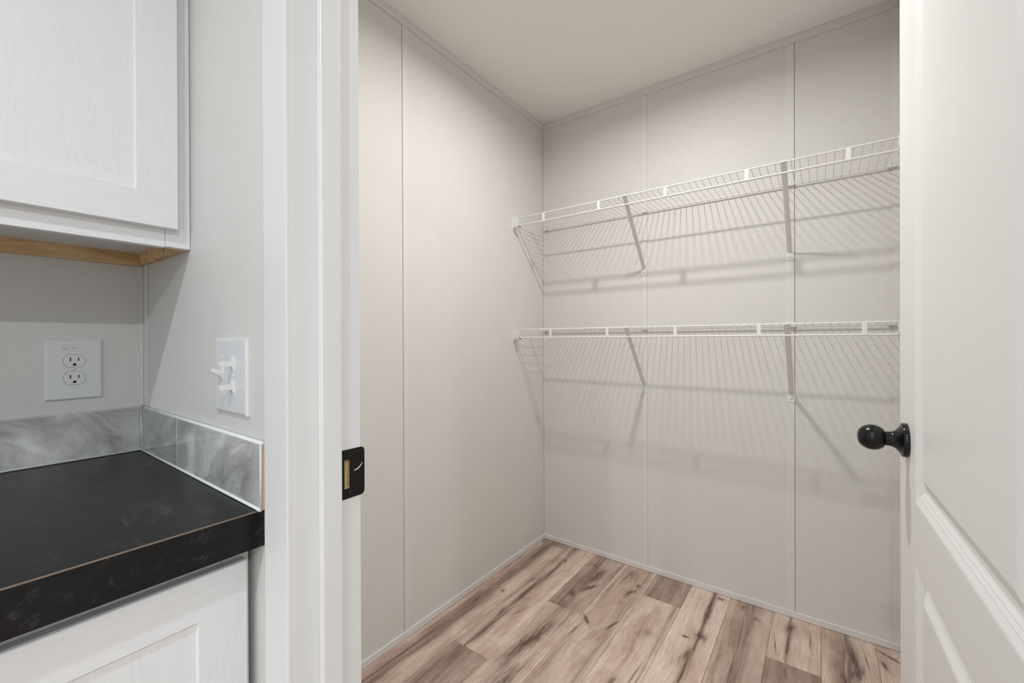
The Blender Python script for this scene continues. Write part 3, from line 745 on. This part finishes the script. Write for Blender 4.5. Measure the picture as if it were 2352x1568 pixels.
# ---- outlet
ol = thing('wall_outlet', 'white double socket outlet on an oversized plate above the backsplash', 'outlet', (XK, 0.1875, 1.1082))
oy, oz = 0.1875, 1.1082
def plate(parent, axis, c1, c2, z0, z1, base, th, mat):
    bm = bmesh.new()
    ins = 0.0042
    if axis == 'x':
        rings = [[(base, c1, z0), (base, c2, z0), (base, c2, z1), (base, c1, z1)],
                 [(base+th*0.45, c1, z0), (base+th*0.45, c2, z0), (base+th*0.45, c2, z1), (base+th*0.45, c1, z1)],
                 [(base+th*0.85, c1+ins*.35, z0+ins*.35), (base+th*0.85, c2-ins*.35, z0+ins*.35), (base+th*0.85, c2-ins*.35, z1-ins*.35), (base+th*0.85, c1+ins*.35, z1-ins*.35)],
                 [(base+th, c1+ins, z0+ins), (base+th, c2-ins, z0+ins), (base+th, c2-ins, z1-ins), (base+th, c1+ins, z1-ins)]]
    else:
        rings = [[(c1, base, z0), (c2, base, z0), (c2, base, z1), (c1, base, z1)],
                 [(c1, base-th*0.45, z0), (c2, base-th*0.45, z0), (c2, base-th*0.45, z1), (c1, base-th*0.45, z1)],
                 [(c1+ins*.35, base-th*0.85, z0+ins*.35), (c2-ins*.35, base-th*0.85, z0+ins*.35), (c2-ins*.35, base-th*0.85, z1-ins*.35), (c1+ins*.35, base-th*0.85, z1-ins*.35)],
                 [(c1+ins, base-th, z0+ins), (c2-ins, base-th, z0+ins), (c2-ins, base-th, z1-ins), (c1+ins, base-th, z1-ins)]]
    vv = [[bm.verts.new(p) for p in r] for r in rings]
    for a, b in zip(vv, vv[1:]):
        for k in range(4): bm.faces.new((a[k], a[(k+1) % 4], b[(k+1) % 4], b[k]))
    bm.faces.new(vv[0]); bm.faces.new(vv[-1])
    bmesh.ops.recalc_face_normals(bm, faces=bm.faces)
    return obj('cover_plate', bm, mat, parent)
PT = 0.0062
plate(ol, 'x', 0.1415, 0.2335, 1.0408, 1.1760, XK+0.0002, PT, M['plate'])
xf = XK+0.0002+PT
def capsule(hw, hh, n=10):
    # round-sided receptacle face: flats at top and bottom
    pts = []; a0 = math.asin(min(1, hh/hw))
    for k in range(n+1):
        a = -a0 + 2*a0*k/n; pts.append((hw*math.cos(a), hw*math.sin(a)))
    for k in range(n+1):
        a = math.pi - a0 + 2*a0*k/n; pts.append((hw*math.cos(a), hw*math.sin(a)))
    return pts
for cz in (oz+0.0195, oz-0.0195):
    bm = prism(bmesh.new(), [(xf+0.00005, oy+a, cz+b) for a, b in capsule(0.01810, 0.01485)], (0.0004, 0, 0))
    obj('receptacle_gap', bm, M['print'], ol)
    bm = prism(bmesh.new(), [(xf+0.0002, oy+a, cz+b) for a, b in capsule(0.01760, 0.01435)], (0.0014, 0, 0))
    rc = obj('receptacle', bm, M['device'], ol)
    xs = xf+0.0016
    box('slot', xs-0.0005, xs+0.0001, oy-0.0076, oy-0.0056, cz-0.0010, cz+0.0076, M['slot'], rc)
    box('slot', xs-0.0005, xs+0.0001, oy+0.0056, oy+0.0074, cz-0.0002, cz+0.0070, M['slot'], rc)
    pts = [(-0.0027, -0.0110), (0.0027, -0.0110)] + [(0.0027*math.cos(a), -0.0086+0.0030*math.sin(a)) for a in [math.pi*k/8 for k in range(9)]]
    obj('ground_slot', prism(bmesh.new(), [(xs-0.0005, oy+a, cz+b) for a, b in pts], (0.0006, 0, 0)), M['slot'], rc)
sc = obj('screw', lathe(bmesh.new(), [(0, 0.0035), (0.0007, 0.0031), (0.0010, 0)], (xf, oy, oz), (1, 0, 0), 16), M['switch'], ol)
bm = bx(bmesh.new(), xf+0.0007, xf+0.00115, -0.0028, 0.0028, -0.0004, 0.0004)
bmesh.ops.rotate(bm, verts=bm.verts, cent=(0, 0, 0), matrix=Matrix.Rotation(math.radians(22), 3, 'X'))
bmesh.ops.translate(bm, verts=bm.verts, vec=(0, oy, oz)); obj('screw_slot', bm, M['print'], sc)
def lettering(txt, size, y, z, parent):
    cu = bpy.data.curves.new('lettering', 'FONT'); cu.body = txt; cu.size = size; cu.align_x = 'CENTER'; cu.extrude = 0.00006
    o = bpy.data.objects.new('tmp', cu); COL.objects.link(o)
    dg = bpy.context.evaluated_depsgraph_get(); me = bpy.data.meshes.new_from_object(o.evaluated_get(dg)); bpy.data.objects.remove(o)
    bm = bmesh.new(); bm.from_mesh(me); bpy.data.meshes.remove(me)
    mt = Matrix(((0, 0, 1, xf+0.00008), (1, 0, 0, y), (0, 1, 0, z), (0, 0, 0, 1)))
    bmesh.ops.transform(bm, matrix=mt, verts=bm.verts)
    return obj('lettering', bm, M['print'], parent)
lettering('GFCI', 0.0042, 0.1731, 1.1534, ol)
lettering('PROTECTED', 0.0019, 0.1866, 1.1563, ol)
lettering('OUTLET', 0.0019, 0.1866, 1.1540, ol)

# ---- light switch: two-gang plate, one single toggle and one stacked pair
sw = thing('light_switch', 'white wall switch with three toggles beside the door casing', 'switch', (-0.8355, YK, 1.1110))
plate(sw, 'y', -0.9025, -0.7700, 1.0440, 1.1745, YK-0.0002, PT, M['plate'])
yf_ = YK-0.0002-PT
def toggle(cx, cz, up_deg, hw=0.0042, L=0.0185, frame=0.0125):
    g = 0.0055
    # raised collar around the lever
    bm = bx(bmesh.new(), cx-g, cx+g, yf_-0.0008, yf_+0.0006, cz-frame, cz+frame, 0.0004)
    col = obj('toggle_collar', bm, M['switch'], sw)
    # rounded rocker base
    pts = [(0.0048*math.cos(a)*1.0, 0.0085*math.sin(a)) for a in [math.pi*k/10-math.pi/2 for k in range(11)]]
    bm = prism(bmesh.new(), [(cx-0.0046, yf_-0.0006-0.0026*math.cos(a), cz+0.0098*math.sin(a)) for a in [math.pi*k/10-math.pi/2 for k in range(11)]], (0.0092, 0, 0))
    obj('toggle_base', bm, M['switch'], col)
    d = Vector((0, -math.cos(math.radians(up_deg)), math.sin(math.radians(up_deg)))); n = Vector((0, d.z, -d.y)) * 1.0
    o = Vector((cx, yf_, cz)); bm = bmesh.new(); rings = []
    for f, h, w in ((0, 0.0050, hw), (0.93, 0.0036, hw*0.92), (1.0, 0.0028, hw*0.82)):
        c = o + d*(L*f); rings.append([bm.verts.new(c+Vector((sx*w, 0, 0))+n*(sz*h)) for sx, sz in ((-1, -1), (1, -1), (1, 1), (-1, 1))])
    for a, b in zip(rings, rings[1:]):
        for k in range(4): bm.faces.new((a[k], a[(k+1) % 4], b[(k+1) % 4], b[k]))
    bm.faces.new(rings[0]); bm.faces.new(rings[-1]); bmesh.ops.recalc_face_normals(bm, faces=bm.faces)
    obj('toggle', bm, M['switch'], sw)
toggle(-0.8215, 1.1310, 3, L=0.0215, frame=0.0140)
toggle(-0.8215, 1.0910, 3, L=0.0215, frame=0.0140)
toggle(-0.8690, 1.1110, 28, L=0.0180, frame=0.0120)
for sx, sz in ((-0.8690, 1.1415), (-0.8690, 1.0810), (-0.8215, 1.1110)):
    obj('screw', lathe(bmesh.new(), [(0, 0.0034), (0.0007, 0.0030), (0.0010, 0)], (sx, yf_, sz), (0, -1, 0), 14), M['switch'], sw)
